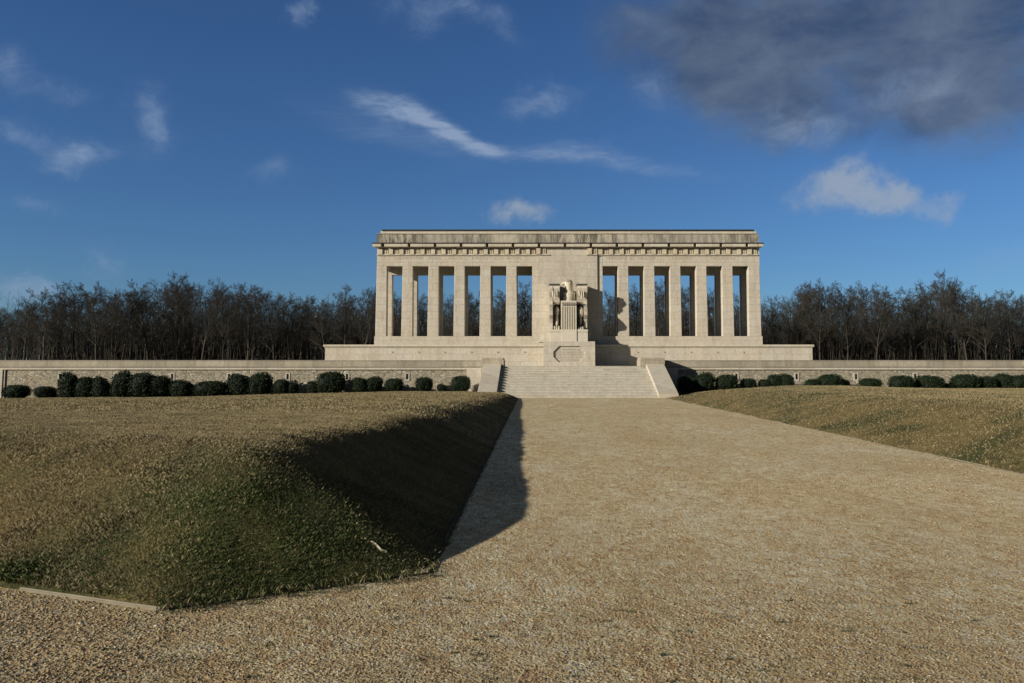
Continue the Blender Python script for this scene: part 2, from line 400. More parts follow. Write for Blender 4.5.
# ------------------------------------------------------------------ monument
mon = empty('colonnade_monument', (AX, YF, ZT))
tag(mon, 'pale limestone monument with double colonnade of square piers on a long podium', 'monument')
def Z(y, Y=YF): return at(568, y, Y).z
def X(x, y=300, Y=YF): return at(x, y, Y).x
YP = 62.8
zp1 = Z(347.6, YP); zp2 = Z(344.6, YP-.1)
g = MB(); g.box(X(325, 355, YP), X(812.5, 355, YP), YP, YB+1.2, ZT-.3, zp1); g.build('podium', M_stone, mon)
g = MB(); x0, x1 = X(323.6, 346, YP), X(813.9, 346, YP)
g.box(x0+.05, x1-.05, YP-.06, YB+1.26, zp1+.001, zp1+.07); g.box(x0, x1, YP-.12, YB+1.32, zp1+.071, zp2); g.build('podium_moulding', M_pale, mon, bevel=.015)
# drain holes in podium
for hx in (392.4, 418.8, 444.8, 471.5, 497.8, 524.7, 611.4, 637.9, 664.3, 691, 717.3, 743.7):
    c = at(hx, 352.2, YP); g = MB()
    ring = [(c.x+.07*math.cos(a), c.z+.06*math.sin(a)) for a in [k*math.pi/4 for k in range(8)]]
    g.prism_y(ring, YP-.03, YP+.02); g.build('drain_spout', M_letter, mon)
zb = Z(336.2); zo = Z(265.9)
XLm, XRm = X(374.2, 340), X(762.6, 340)
g = MB(); g.box(XLm, XRm, YF, YB, zp2+.001, zb); g.build('plinth', M_stone, mon)
def opx(k, side):   # opening edges in metres from pixel measurement mid height
    if side < 0: a = 386.5+k*26.05
    else: a = 602.7+k*26.16
    return X(a, 300), X(a+15.3, 300)
opl = [opx(k, -1) for k in range(6)]; opr = [opx(k, 1) for k in range(6)]
solid = [(XLm+.08, opl[0][0])]+[(opl[k][1], opl[k+1][0]) for k in range(5)]
solid += [(opr[k][1], opr[k+1][0]) for k in range(5)]+[(opr[5][1], XRm-.08)]
zlb = at(568, 274.8, YB-.65).z
for (a, b) in solid:
    for (y0, y1, zt) in ((YF+.03, YF+.65, zo), (YB-.65, YB-.03, zlb)):
        g = MB(); t_ = .02
        g.add([(a-t_, y0, zb), (b+t_, y0, zb), (b+t_, y1, zb), (a-t_, y1, zb), (a+t_, y0, zt), (b-t_, y0, zt), (b-t_, y1, zt), (a+t_, y1, zt)],
              [(0,3,2,1),(4,5,6,7),(0,1,5,4),(1,2,6,5),(2,3,7,6),(3,0,4,7)])
        g.build('pier', M_stone, mon, bevel=.02)
g = MB(); g.box(opl[5][1], opr[0][0], YF+.02, YB-.02, zb+.001, Z(247.5)); g.build('central_wall', M_stone, mon)
# entablature shell
ze = Z(248.0)
g = MB(); a, b = XLm+.1, XRm-.1
g.box(a, b, YF+.03, YF+.65, zo, ze); g.box(a, b, YB-.65, YB-.03, zlb, ze)
g.box(a, a+.62, YF+.651, YB-.651, zo, ze); g.box(b-.62, b, YF+.651, YB-.651, zo, ze)
g.box(a+.63, b-.63, YF+.66, YB-.66, Z(262), Z(258)); g.build('lintel', M_stone, mon)
# slightly projecting middle panel
xc0, xc1 = X(538.2), X(597.4)
g = MB(); g.box(xc0, xc1, YF-.09, YF+.02, zb-.45, Z(247.6, YF-.09)); g.build('middle_panel', M_stone, mon)
# carved frieze
for (p0, p1) in ((378.2, 546.5), (587.2, 757.6)):
    g = MB(); zf0, zf1 = Z(254.4), Z(248.6); n = 16
    for k in range(n):
        u0 = X(p0+(p1-p0)*k/n, 250); u1 = X(p0+(p1-p0)*(k+1)/n, 250); w = u1-u0
        yy = YF-.09 if (u1 > xc0 and u0 < xc1) else YF+.03
        g.box(u0+.02, u0+w*.42, yy-.14, yy, zf0, zf1)
        for q in range(3):
            s0 = u0+w*(.50+.16*q); g.box(s0, s0+w*.10, yy-.06, yy, zf0+.05, zf1-.03)
        g.box(u0+w*.44, u0+w*.98, yy-.05, yy, zf0+.0, zf0+.05)
    g.build('carved_frieze', M_lichen, mon)
    g = MB(); m0, m1 = X(p0-1.5, 255), X(p1+(3 if p0 < 500 else .5), 255)
    if p0 < 500:
        g.box(m0, xc0, YF-.07, YF+.03, Z(255.4), Z(254.5)); g.box(xc0, m1, YF-.17, YF-.09, Z(255.4), Z(254.5))
    else:
        g.box(xc1, m1, YF-.07, YF+.03, Z(255.4), Z(254.5)); g.box(m0, xc1, YF-.17, YF-.09, Z(255.4), Z(254.5))
    g.build('moulding', M_pale, mon)
# cornice: soffit bed, gutter blocks with gaps, flashing
yc = YF-.42
g = MB(); g.box(X(375.6, 247), X(760.6, 247), YF-.22, YB+.30, Z(247.7), Z(246.6, yc)); g.build('soffit', M_lichen, mon)
xa, xb = X(372.6, 245, yc), X(763.4, 245, yc)
zc0, zc1 = Z(246.6, yc), Z(243.6, yc)
g = MB(); g.box(xa+.22, xb-.22, yc+.28, YB+.2, zc0+.001, zc1-.001); g.build('cornice_bed', M_grey, mon)
px = 372.6; edges = [(372.6, 381.0)]; s = 384.4
while s < 755: edges.append((s, min(s+23.3, 758))); s += 26.0
edges.append((758.6, 763.4))
edges = [e for e in edges if e[1]-e[0] > 3]
for e in edges:
    g = MB(); u0, u1 = X(e[0], 245, yc), X(e[1], 245, yc)
    g.add([(u0, yc+.0, zc0), (u1, yc, zc0), (u1, yc+.5, zc0), (u0, yc+.5, zc0), (u0, yc, zc1), (u1, yc, zc1), (u1, yc+.5, zc1), (u0, yc+.5, zc1)],
          [(0,3,2,1),(4,5,6,7),(0,1,5,4),(1,2,6,5),(2,3,7,6),(3,0,4,7)])
    g.build('cornice_block', M_pale, mon, bevel=.015)
g = MB(); g.box(xa-.04, xb+.04, yc-.04, YB+.45, zc1+.002, zc1+.075); g.build('flashing', M_lead, mon)
ya = YF-.05
g = MB(); g.box(X(376.8, 238, ya), X(758.9, 238, ya), ya, YB+.05, zc1+.076, Z(234.0, ya)); g.build('attic', M_attic, mon)
g = MB(); g.box(X(377.6, 234, ya-.04), X(758.1, 234, ya-.04), ya-.05, YB+.1, Z(234.0, ya)+.001, Z(233.4, ya)); g.build('attic_ledge', M_grey, mon)
g = MB(); yq = YF+.15
prof_l, prof_r = X(380.6, 232, yq), X(756, 232, yq)
g.box(prof_l, prof_r, yq, YB-.1, Z(233.4, ya)+.002, Z(231.0, yq)); g.build('crown_course', M_pale, mon)
g = MB(); g.box(X(382, 230, yq), X(753.8, 230, yq), yq-.06, YB-.05, Z(231.0, yq)+.001, Z(229.6, yq)); g.build('roof_edge', M_lead, mon)

# lettering -> mesh
def letters(txt, x0, x1, zc, Y, size, parent, name='inscription', space=1.0):
    cu = bpy.data.curves.new('txt', 'FONT'); cu.body = txt; cu.size = size; cu.extrude = .001; cu.space_character = space
    cu.align_x = 'CENTER'; cu.resolution_u = 2
    o = bpy.data.objects.new('txt', cu); COL.objects.link(o); bpy.context.view_layer.update()
    me = bpy.data.meshes.new_from_object(o.evaluated_get(bpy.context.evaluated_depsgraph_get()))
    bpy.data.objects.remove(o)
    co_ = np.array([v.co[:] for v in me.vertices]); w = co_[:, 0].max()-co_[:, 0].min(); s = min(1.0, (x1-x0)/w) if x1 > x0 else 1
    sx = (x1-x0)/w
    for v in me.vertices:
        c = v.co.copy(); v.co = ((x0+x1)/2+c.x*sx, Y-.003-c.z, zc+c.y)
    me.materials.clear(); me.materials.append(M_letter)
    ob = link(name, me, None, parent); return ob
for (w_, p0, p1) in (('GRIMPETTES', 394.5, 424), ('WOOD', 428, 441), ('VAUX', 449, 463), ('MISSY-', 472, 491), ('AUX-', 493, 505), ('BOIS', 507, 521), ('SERINGES', 606, 627), ('ET', 630, 635), ('NESLES', 638, 655), ('NOROY', 672, 692), ('TRUGNY', 710, 736)):
    letters(w_, X(p0, 258), X(p1, 258), Z(259.3), YF+.03, .24, mon)

# ------------------------------------------------------------------ pedestal and eagle
YQ = 60.75; ped = empty('pedestal', (AX, YQ, ZT)); tag(ped, 'stepped pale stone pedestal with octagonal inscription panel beneath the eagle', 'pedestal')
def P(x, y, Y=YQ): q = at(x, y, Y); return q.x, q.z
cxp = P(569.2, 350)[0]
def sym(hw_px, Y=YQ): w = hw_px*Y/F; return cxp-w, cxp+w
zl1 = P(0, 341.4)[1]; zu1 = P(0, 331.3)[1]; zu2 = P(0, 329.4)[1]
def octo(w, h, c):
    cz = (P(0, 346.2)[1]+P(0, 362.2)[1])/2; return [(cxp-w, cz-h+c), (cxp-w, cz+h-c), (cxp-w+c, cz+h), (cxp+w-c, cz+h), (cxp+w, cz+h-c), (cxp+w, cz-h+c), (cxp+w-c, cz-h), (cxp-w+c, cz-h)], cz
x0, x1 = sym(25.8)
ow, oh = 15.8*YQ/F, 8.0*YQ/F
oc, czo = octo(ow, oh, .40)
# body with octagonal recess in its front face
g = MB(); zq0 = ZT-.05
n = len(g.v); outer = [(x0, zq0), (x0, zl1), (x1, zl1), (x1, zq0)]
vf = [(x, YQ, z) for x, z in outer]+[(x, YQ, z) for x, z in oc]+[(x, YQ+.10, z) for x, z in oc]
fs = [(0, 1, 6, 5, 4), (0, 4, 11), (1, 2, 7, 6), (2, 3, 9, 8, 7), (3, 10, 9), (3, 0, 11, 10)]
fs += [(4+i, 4+(i+1) % 8, 12+(i+1) % 8, 12+i) for i in range(8)]+[tuple(range(12, 20))]
g.add(vf, fs)
g.add([(x0, YQ, zq0), (x0, YQ, zl1), (x1, YQ, zl1), (x1, YQ, zq0), (x0, YF-.18, zq0), (x0, YF-.18, zl1), (x1, YF-.18, zl1), (x1, YF-.18, zq0)],
      [(0,4,5,1), (1,5,6,2), (2,6,7,3), (4,7,6,5)])
g.build('base_block', M_stone, ped)
lines = ['THIS MONUMENT HAS BEEN', 'ERECTED BY THE UNITED STATES', 'OF AMERICA TO COMMEMORATE', 'THE SERVICES OF HER TROOPS', 'AND THOSE OF FRANCE']
for i, l in enumerate(lines):
    ww = (.72, .9, .92, .88, .62)[i]*ow
    letters(l, cxp-ww, cxp+ww, czo+oh*(.58-.32*i)-.06, YQ+.1, .15, ped)
x0, x1 = sym(18.7)
g = MB(); g.box(x0, x1, YQ+.12, YF-.17, zl1+.001, zu1-.07); g.box(x0+.03, x1-.03, YQ+.15, YF-.17, zu1-.069, zu1-.03); g.box(x0-.015, x1+.015, YQ+.11, YF-.165, zu1-.029, zu2)
sx0, sx1 = P(561.6, 335)[0], P(576.8, 335)[0]
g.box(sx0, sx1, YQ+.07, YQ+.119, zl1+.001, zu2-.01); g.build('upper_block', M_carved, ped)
x0, x1 = sym(22.6, 62.4)
g = MB(); g.box(x0, x1, 62.2, YF-.172, zl1+.001, at(0, 332.2, 62.2).z); g.build('rear_block', M_stone, ped)

YE = 62.75
eg = empty('eagle_statue', (cxp, YE, zu2)); tag(eg, 'tall carved stone eagle with head turned left above a fluted shield', 'statue')
def Q(x, y, Y=YE): q = at(x, y, Y); return q.x, q.z
# wings: side profile (Y,Z) with two forward lobes, extruded across, plus upper full-width block
def wing(sgn):
    xo = cxp+sgn*18.9*YE/F; xm = cxp+sgn*15.6*YE/F; xi = cxp+sgn*8.6*YE/F
    zt = Q(0, 285)[1]; zz = lambda y: Q(0, y)[1]
    f = lambda t: YF-t
    prof = [(f(.161), zu2), (f(.161), zt), (f(1.5), zt), (f(1.72), zz(286.5)), (f(1.78), zz(289)), (f(1.68), zz(292.5)), (f(1.35), zz(297)), (f(1.22), zz(301)),
            (f(1.3), zz(304.5)), (f(1.62), zz(308)), (f(1.8), zz(312)), (f(1.74), zz(315.5)), (f(1.45), zz(319)), (f(1.3), zz(323)), (f(1.32), zu2)]
    g = MB(); g.prism_x(prof, min(xo, xm), max(xo, xm))
    top = [(f(.161), zz(304)), (f(.161), zt-.001), (f(1.5), zt-.001), (f(1.70), zz(286.6)), (f(1.74), zz(289)), (f(1.62), zz(292.8)), (f(1.34), zz(297)), (f(1.15), zz(302)), (f(1.0), zz(304))]
    g.prism_x(top, min(xm, xi)+.001, max(xm, xi)-.001)
    # arch shoulder
    arch = []
    for k in range(7):
        a_ = math.pi/2*k/6; arch.append((xm+(xi-xm)*(1-math.cos(a_)), zz(308)+(zz(303)-zz(308))*math.sin(a_)))
    arch = [(xm, zz(303.5))]+arch[:]
    g.prism_y(arch, f(1.1), f(.3))
    # capital slab and carved feather relief
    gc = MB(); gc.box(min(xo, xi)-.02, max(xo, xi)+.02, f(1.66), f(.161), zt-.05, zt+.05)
    for q in range(3):
        xx = xo+(xi-xo)*(.36+.2*q); l = (9, 11, 8)[q]
        g.ell((xx, f(1.66), zz(290+l*.5)), (.06, .12, l*.42*.074), 8, 6)
    g.box(min(xo, xi)-.0, max(xo, xi)+.0, f(1.56), f(1.45), zz(287.2), zt-.051)
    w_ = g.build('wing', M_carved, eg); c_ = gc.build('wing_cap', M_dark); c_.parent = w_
for s_ in (-1, 1): wing(s_)
# body: lofted torso, neck and head, fused
g = MB(); rings = []
zz = lambda y: Q(0, y)[1]; m_ = YE/F
for (y, cx_, rx_, ry_, yo) in ((329, 569, 6.0, .40, .6), (318, 569, 6.8, .5, .55), (308, 569.2, 7.0, .55, .5), (301, 569.3, 6.8, .5, .4), (297, 569.4, 6.4, .48, .32), (293.5, 569.6, 5.4, .42, .25), (291, 569.5, 4.5, .36, .2),
                              (288.5, 569.2, 4.0, .31, .1), (286, 569, 3.9, .30, .05), (283.6, 568.9, 4.0, .30, .0), (281.6, 568.8, 3.7, .27, .0), (280.2, 568.9, 2.7, .2, .03), (279.6, 569, 1.2, .1, .05)):
    cx0 = P(0, 0)[0]*0+at(cx_, 300, YE).x
    rings.append([(cx0+rx_*m_*math.cos(2*math.pi*i/16), YE+yo+ry_*math.sin(2*math.pi*i/16), zz(y)) for i in range(16)])
g.loft(rings)
# beak, hooked, pointing left
bx = []
for (x_, y_, r_) in ((567.0, 282.9, .19), (564.8, 282.8, .17), (563.0, 283.2, .14), (561.8, 284.2, .10), (561.4, 285.6, .06), (561.7, 286.8, .02)):
    c_ = at(x_, y_, YE); bx.append([(c_.x, YE+.03+r_*.7*math.cos(2*math.pi*i/10), c_.z+r_*math.sin(2*math.pi*i/10)) for i in range(10)])
g.loft(bx)
c_ = at(567, 281.9, YE); g.ell((c_.x, YE-.24, c_.z), (.16, .1, .045), 8, 5)
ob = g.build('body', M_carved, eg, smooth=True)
rm = ob.modifiers.new('fuse', 'REMESH'); rm.mode = 'VOXEL'; rm.voxel_size = .035; rm.use_smooth_shade = True
# collar ruff of feathers
g = MB()
for k in range(13):
    a_ = math.pi*(1.0+k/12); cx0 = at(568.4, 300, YE).x
    g.ell((cx0+.08+.40*math.cos(a_), YE+.25+.36*math.sin(a_), zz(293.4)), (.085, .07, .15), 8, 6)
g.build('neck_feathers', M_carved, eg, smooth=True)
# shield
g = MB(); a0, a1 = at(561.0, 315, YE).x, at(576.2, 315, YE).x; zs1 = zz(301.2); ys = YE-.47
g.box(a0, a1, ys+.06, YE+.55, zu2, zs1-.03); g.box(a0-.01, a1+.01, ys, YE+.5, zz(303.0), zs1)
nf = 6; w = (a1-a0)/(nf*2+1)
for k in range(nf+1): g.box(a0+w*2*k, a0+w*(2*k+1), ys, ys+.061, zu2+.002, zz(307.4))
g.box(a0, a1, ys+.01, ys+.062, zz(307.4)+.001, zz(306.6))
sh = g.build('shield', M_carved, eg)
for rr_, yy in ((0, 304.3), (1, 306.0)):
    for k in range(6):
        g = MB(); g.ell((a0+(a1-a0)*(k+.75)/6.5, ys, zz(yy)), (.05, .035, .045), 8, 5); d = g.build('star', M_dark); d.parent = sh
# thighs and talons
for s_ in (-1, 1):
    cx0 = cxp+(s_*12.0+.6)*m_
    g = MB(); g.ell((cx0, YE-.02 if s_ > 0 else YE+.35, zz(312)), (.2, .3, .46), 14, 10); g.ell((cx0, YE+.15, zz(320)), (.12, .16, .5), 12, 8)
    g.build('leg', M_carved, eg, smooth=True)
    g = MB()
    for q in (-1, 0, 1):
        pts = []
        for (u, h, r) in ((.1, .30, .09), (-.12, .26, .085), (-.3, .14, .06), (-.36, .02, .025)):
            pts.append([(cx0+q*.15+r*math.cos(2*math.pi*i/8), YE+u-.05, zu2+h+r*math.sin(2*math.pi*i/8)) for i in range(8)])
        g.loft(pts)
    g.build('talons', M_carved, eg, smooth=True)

# ------------------------------------------------------------------ bare trees
def prisms(segs):
    S = np.array(segs, dtype=np.float64); p0 = S[:, 0:3]; p1 = S[:, 3:6]; r0 = S[:, 6:7]; r1 = S[:, 7:8]
    d = p1-p0; d /= np.linalg.norm(d, axis=1, keepdims=True)+1e-9
    ref = np.where(np.abs(d[:, 2:3]) > .9, [[1., 0, 0]], [[0, 0, 1.]]); a = np.cross(d, ref); a /= np.linalg.norm(a, axis=1, keepdims=True)
    b = np.cross(d, a); V = []
    for (p, r) in ((p0, r0), (p1, r1)):
        for k in range(3):
            th = 2*math.pi*k/3; V.append(p+r*(a*math.cos(th)+b*math.sin(th)))
    V = np.stack(V, 1); n = len(S); base = np.arange(n)[:, None]*6
    Fc = np.concatenate([base+np.array([[0, 1, 4, 3]]), base+np.array([[1, 2, 5, 4]]), base+np.array([[2, 0, 3, 5]])], 0)
    return V.reshape(-1, 3), Fc
def grow(rnd, H, dens=1.0, lean=0.0, spread=1.0):
    trunk, crown = [], []
    def br(p, d, L, r, lev, out):
        n = (9, 5, 4, 3, 2)[lev]; pts = [p]; dirs = [d]; rr = [r]
        for i in range(n):
            j = (.04, .11, .13, .15, .18)[lev]
            d = (d+Vector((rnd.gauss(0, j), rnd.gauss(0, j), rnd.gauss(0, j)+(.0, .07, .07, .06, .03)[lev]))).normalized()
            q = p+d*(L/n); r2 = r*(1-(i+1)/n*(.8, .8, .75, .7, .6)[lev]); out.append((*p, *q, rr[-1], r2)); p = q; pts.append(p); dirs.append(d); rr.append(r2)
        if lev == 4: return
        cnt = (int(20*dens), int(9*dens), int(7*dens), 5)[lev]
        for k in range(cnt):
            t = (.2+.8*((k+rnd.random())/cnt)) if lev == 0 else .2+.8*rnd.random()
            f = t*n; i = min(n-1, int(f)); q = pts[i].lerp(pts[i+1], f-i); dd = dirs[min(i+1, n)]
            ang = R(rnd.uniform(28, 58))*(1 if lev else spread); az = rnd.uniform(0, 2*math.pi) if lev else k*2.4+rnd.uniform(-.4, .4)
            ax = dd.cross(Vector((math.cos(az), math.sin(az), .1))).normalized()
            nd = (Matrix.Rotation(ang, 3, ax) @ dd).normalized()
            if lev == 0: Lc = L*(.54-.26*abs(t-.42)/.58*(1 if t > .42 else .6))*rnd.uniform(.75, .65)
            else: Lc = L*rnd.uniform(.38, .62)*(1.1-.5*t)
            rc = max(rr[i]*(.42 if lev == 0 else .5), (.045, .02, .012, .009)[lev])
            br(q, nd, Lc, rc, lev+1, crown)
    br(Vector((0, 0, -.1)), Vector((lean, lean*.4, 1)).normalized(), H*.86, H*.0155, 0, trunk)
    return trunk, crown
NV = 7; variants = []
for k in range(NV):
    rnd = random.Random(100+k); tr, cr = grow(rnd, 13.0, 1.0, rnd.uniform(-.06, .06), rnd.uniform(.8, 1.15))
    vt, ft = prisms(tr); vc, fc = prisms(cr)
    mt = np_mesh('trunk', vt, ft); mt.materials.append(M_bark); mc = np_mesh('crown', vc, fc); mc.materials.append(M_twig)
    variants.append((mt, mc))
words = ['first','second','third','fourth','fifth','sixth','seventh','eighth','ninth','tenth','eleventh','twelfth','thirteenth','fourteenth','fifteenth','sixteenth','seventeenth','eighteenth','nineteenth','twentieth',
         'twenty-first','twenty-second','twenty-third','twenty-fourth','twenty-fifth']
skyx = [-60, 0, 20, 50, 75, 100, 120, 150, 185, 203, 220, 250, 275, 300, 320, 340, 362, 400, 440, 480, 520, 560, 610, 650, 700, 740, 768, 800, 820, 845, 870, 892, 910, 940, 960, 978, 1000, 1024, 1080]
skyy = [300, 308, 300, 288, 281, 281, 288, 277, 269, 275, 287, 279, 283, 290, 297, 290, 284, 292, 284, 290, 279, 285, 292, 276, 280, 290, 297, 281, 276, 283, 275, 297, 285, 274, 276, 292, 289, 288, 290]
nt = 0
def tree(px, Y, label, group, dh=0):
    global nt
    yt = np.interp(px, skyx, skyy)+dh; p = at(px, yt, Y); h = p.z-ZT
    t = empty('bare_tree', (p.x, Y, ZT-.02)); tag(t, label, 'tree', group)
    mt, mc = variants[nt % NV]; nt += 1
    for nm, me in (('trunk', mt), ('crown', mc)):
        o = bpy.data.objects.new(nm, me); COL.objects.link(o); o.parent = t
    s = h/13.0; t.scale = (s*random.uniform(.9, 1.05), s, s); t.rotation_euler = (0, 0, random.uniform(0, 6.28))
look = ['tall bare tree', 'slender bare tree', 'broad bare tree', 'ragged bare tree']
i = 0
lefts = [2, 24, 50, 76, 101, 124, 150, 181, 203, 228, 252, 278, 302, 326, 348, 366]
for i, px in enumerate(lefts):
    tree(px+random.uniform(-3, 3), 103+random.uniform(-2, 2), f'{look[i%4]}, {words[i]} from the left in the left wood\'s front row', 'front row of bare trees left of the monument', random.uniform(-2, 5))
opn = [394, 420, 447, 472, 498, 524, 606, 632, 659, 686, 712, 738]
for i, px in enumerate(opn):
    side = 'left' if i < 6 else 'right'; k = i % 6
    cx_ = px+((px-541)*-.0 )
    tree(cx_+random.uniform(-2, 2), 101+random.uniform(-3, 3), f'bare tree seen through the {words[k]} opening from the left in the {side} colonnade', 'bare trees behind the colonnade', random.uniform(-3, 5))
rights = [770, 796, 820, 846, 871, 893, 915, 941, 962, 986, 1008, 1030]
for i, px in enumerate(rights):
    tree(px+random.uniform(-3, 3), 103+random.uniform(-2, 2), f'{look[(i+1)%4]}, {words[i]} from the left in the right wood\'s front row', 'front row of bare trees right of the monument', random.uniform(-2, 5))
# second row
for i, px in enumerate([12, 38, 64, 90, 112, 138, 168, 192, 214, 240, 265, 290, 314, 338, 360]):
    tree(px, 111+random.uniform(-2, 2), 'bare dark tree standing behind the front row of the left wood', 'second row of bare trees in the left wood', random.uniform(2, 9))
for i, px in enumerate([784, 808, 834, 858, 882, 905, 928, 952, 975, 998, 1018]):
    tree(px, 111+random.uniform(-2, 2), 'bare dark tree standing behind the front row of the right wood', 'second row of bare trees in the right wood', random.uniform(2, 9))
# deeper wood: one mass
vs, fs_ = [], []; off = 0
lite = []
for k in range(5):
    rnd = random.Random(300+k); a_, b_ = grow(rnd, 13.0, .78, 0, 1.0); lite.append(prisms(a_+b_))
for k in range(170):
    px = -95+1220*((k*0.6180339) % 1.0); Y = 118+34*random.random()
    yt = np.interp(px, skyx, skyy)+random.uniform(3, 14); p = at(px, yt, Y); s = (p.z-ZT)/13
    V, Fc = lite[k % 5]; a_ = random.uniform(0, 6.28); c_, s__ = math.cos(a_), math.sin(a_)
    V2 = np.stack([(V[:, 0]*c_-V[:, 1]*s__)*s+p.x, (V[:, 0]*s__+V[:, 1]*c_)*s+Y, V[:, 2]*s+ZT], 1)
    vs.append(V2); fs_.append(Fc+off); off += len(V2)
# understorey saplings and brush
sg = []
for k in range(26000):
    x = random.uniform(-78, 74); Y = random.uniform(104, 160); h = random.uniform(2, 7.5)*(1 if random.random() < .75 else 1.35)
    l1, l2 = random.gauss(0, .12), random.gauss(0, .12); p0 = (x, Y, ZT); p1 = (x+l1*h*.5, Y+l2*h*.5, ZT+h*.5)
    p2 = (p1[0]+random.gauss(0, .2)*h*.5, p1[1], ZT+h); r = random.uniform(.02, .06)
    sg.append((*p0, *p1, r, r*.8)); sg.append((*p1, *p2, r*.8, .012))
    for q in range(3):
        t_ = random.uniform(.4, 1); b0 = (p1[0]*(1-t_)+p2[0]*t_, p1[1]*(1-t_)+p2[1]*t_, p1[2]*(1-t_)+p2[2]*t_)
        sg.append((*b0, b0[0]+random.gauss(0, .5), b0[1]+random.gauss(0, .4), b0[2]+random.uniform(.1, .9), .014, .008))
V, Fc = prisms(sg); vs.append(V); fs_.append(Fc+off)
o = link('deep_woodland', np_mesh('deep_woodland', np.concatenate(vs), np.concatenate(fs_)), M_twig)
tag(o, 'dense dark mass of bare winter trees and brush deeper in the wood', 'woodland', kind='stuff')

# ------------------------------------------------------------------ clipped shrubs in front of the wall
def leafball(seed, n=2600, bump=.2):
    r = np.random.default_rng(seed)
    def rad(d):
        s = np.ones(len(d))
        q = np.random.default_rng(seed+50)
        for _ in range(9):
            c = q.normal(size=3); c /= np.linalg.norm(c); s += bump*q.uniform(.4, 1)*np.maximum(0, (d@c)-.45)*q.choice([1, -1], p=[.6, .4])
        return s
    d = r.normal(size=(n, 3)); d /= np.linalg.norm(d, axis=1, keepdims=True)
    rr = rad(d)*(1+r.normal(0, .035, n)); P0 = d*rr[:, None]*r.uniform(.86, 1.0, n)[:, None]
    spk = r.random(n) < .08; P0[spk] *= 1.10
    a = r.normal(size=(n, 3)); a = a+d*.9; a /= np.linalg.norm(a, axis=1, keepdims=True)
    b = np.cross(a, r.normal(size=(n, 3))); b /= np.linalg.norm(b, axis=1, keepdims=True)
    L = r.uniform(.07, .13, n)[:, None]; W = L*.4
    V = np.stack([P0-a*L*.3, P0+b*W, P0+a*L, P0-b*W], 1).reshape(-1, 3)
    Fc = np.arange(n*4).reshape(-1, 4)
    g_ = r.uniform(.7, 1.35, n)[:, None]; c = np.array([[.019, .034, .012]])*g_
    y_ = r.random(n)[:, None] < .12; c = np.where(y_, np.array([[.045, .06, .02]])*g_, c)
    c = np.repeat(c, 4, 0)
    # core
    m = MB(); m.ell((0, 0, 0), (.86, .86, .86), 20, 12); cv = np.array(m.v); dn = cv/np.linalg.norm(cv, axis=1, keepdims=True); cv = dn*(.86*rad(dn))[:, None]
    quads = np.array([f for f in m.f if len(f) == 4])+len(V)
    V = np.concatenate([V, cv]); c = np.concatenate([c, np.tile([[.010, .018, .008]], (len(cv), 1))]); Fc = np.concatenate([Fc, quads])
    nr = np.linalg.norm(V, axis=1, keepdims=True); dd = V/nr; q_ = (np.abs(dd)**2.7).sum(1, keepdims=True)**(-1/2.7); V = dd*nr*q_
    me = np_mesh('shrub', V, Fc, c); me.materials.append(M_leaf); return me
balls = [leafball(s) for s in (1, 2, 3, 4, 5, 6)]
BL = [(5,27,385.5,398),(36.5,55,387,398.5),(59.5,78,374,398),(77,94,377,398),(92,107.5,378,398),(112,132,374,397.5),(130,153,374,397.5),(150,171,377,397),(171,193,381,396.5),(197,226.5,381,396.5),(227.5,250,375.5,396),(248,271,375,396),(274,287.5,380,394),(288.5,298,383.5,393.5),(306.5,318,382,393.5),(318,344.5,372,393.5),(352,368,378.5,392),(365,382.5,378,391.5),(385,402,379,391.5),(416.5,433,378,391.5),(437,446.5,384.5,391.5),(452,470,376,391.5)]
BR = [(679,697,377.5,393),(695,714.5,374.5,391.5),(716,736,375.5,390),(741,757,379,389.5),(758.5,771,380,389.5),(768,781,374.5,389.5),(779,793.5,375,389.5),(805,820,380,389.5),(818,840,375,389.5),(836,850,380,389.5),(860.5,881,379,389.5),(890.5,912,375.6,389.5),(917.5,943,376.5,389.5),(941,954,384,389.5),(952.5,976,375,389.5),(978.5,996.5,377,389.5),(995,1011,374.5,389.5),(1009.5,1032,375,389.5)]
for side, lst in (('left', BL), ('right', BR)):
    for i, (a, b, t_, bt) in enumerate(lst):
        Yb_ = YW-1.15+random.uniform(-.1, .1)
        c = at((a+b)/2, (t_+bt)/2, Yb_); w = (b-a)/2*Yb_/F; h = (bt-t_)/2*Yb_/F
        me = balls[(i*5+len(lst)) % 6]
        o = link('shrub', me); o.location = (c.x, Yb_, c.z); o.scale = (w*(1.0 if side == 'left' and i < 12 else .97), min(.8, max(w, .35)), h*1.02); o.rotation_euler = (0, 0, 0)
        big = 'large' if (bt-t_) > 19 else ('small' if (b-a) < 15 else 'low')
        shape = 'wide' if (b-a) > 1.35*(bt-t_) else 'round'
        frm = f'{words[i]} from the left along the {side} wall'
        tag(o, f'{big} {shape} dark clipped shrub, {frm}', 'shrub', f'clipped shrubs before the {side} retaining wall')

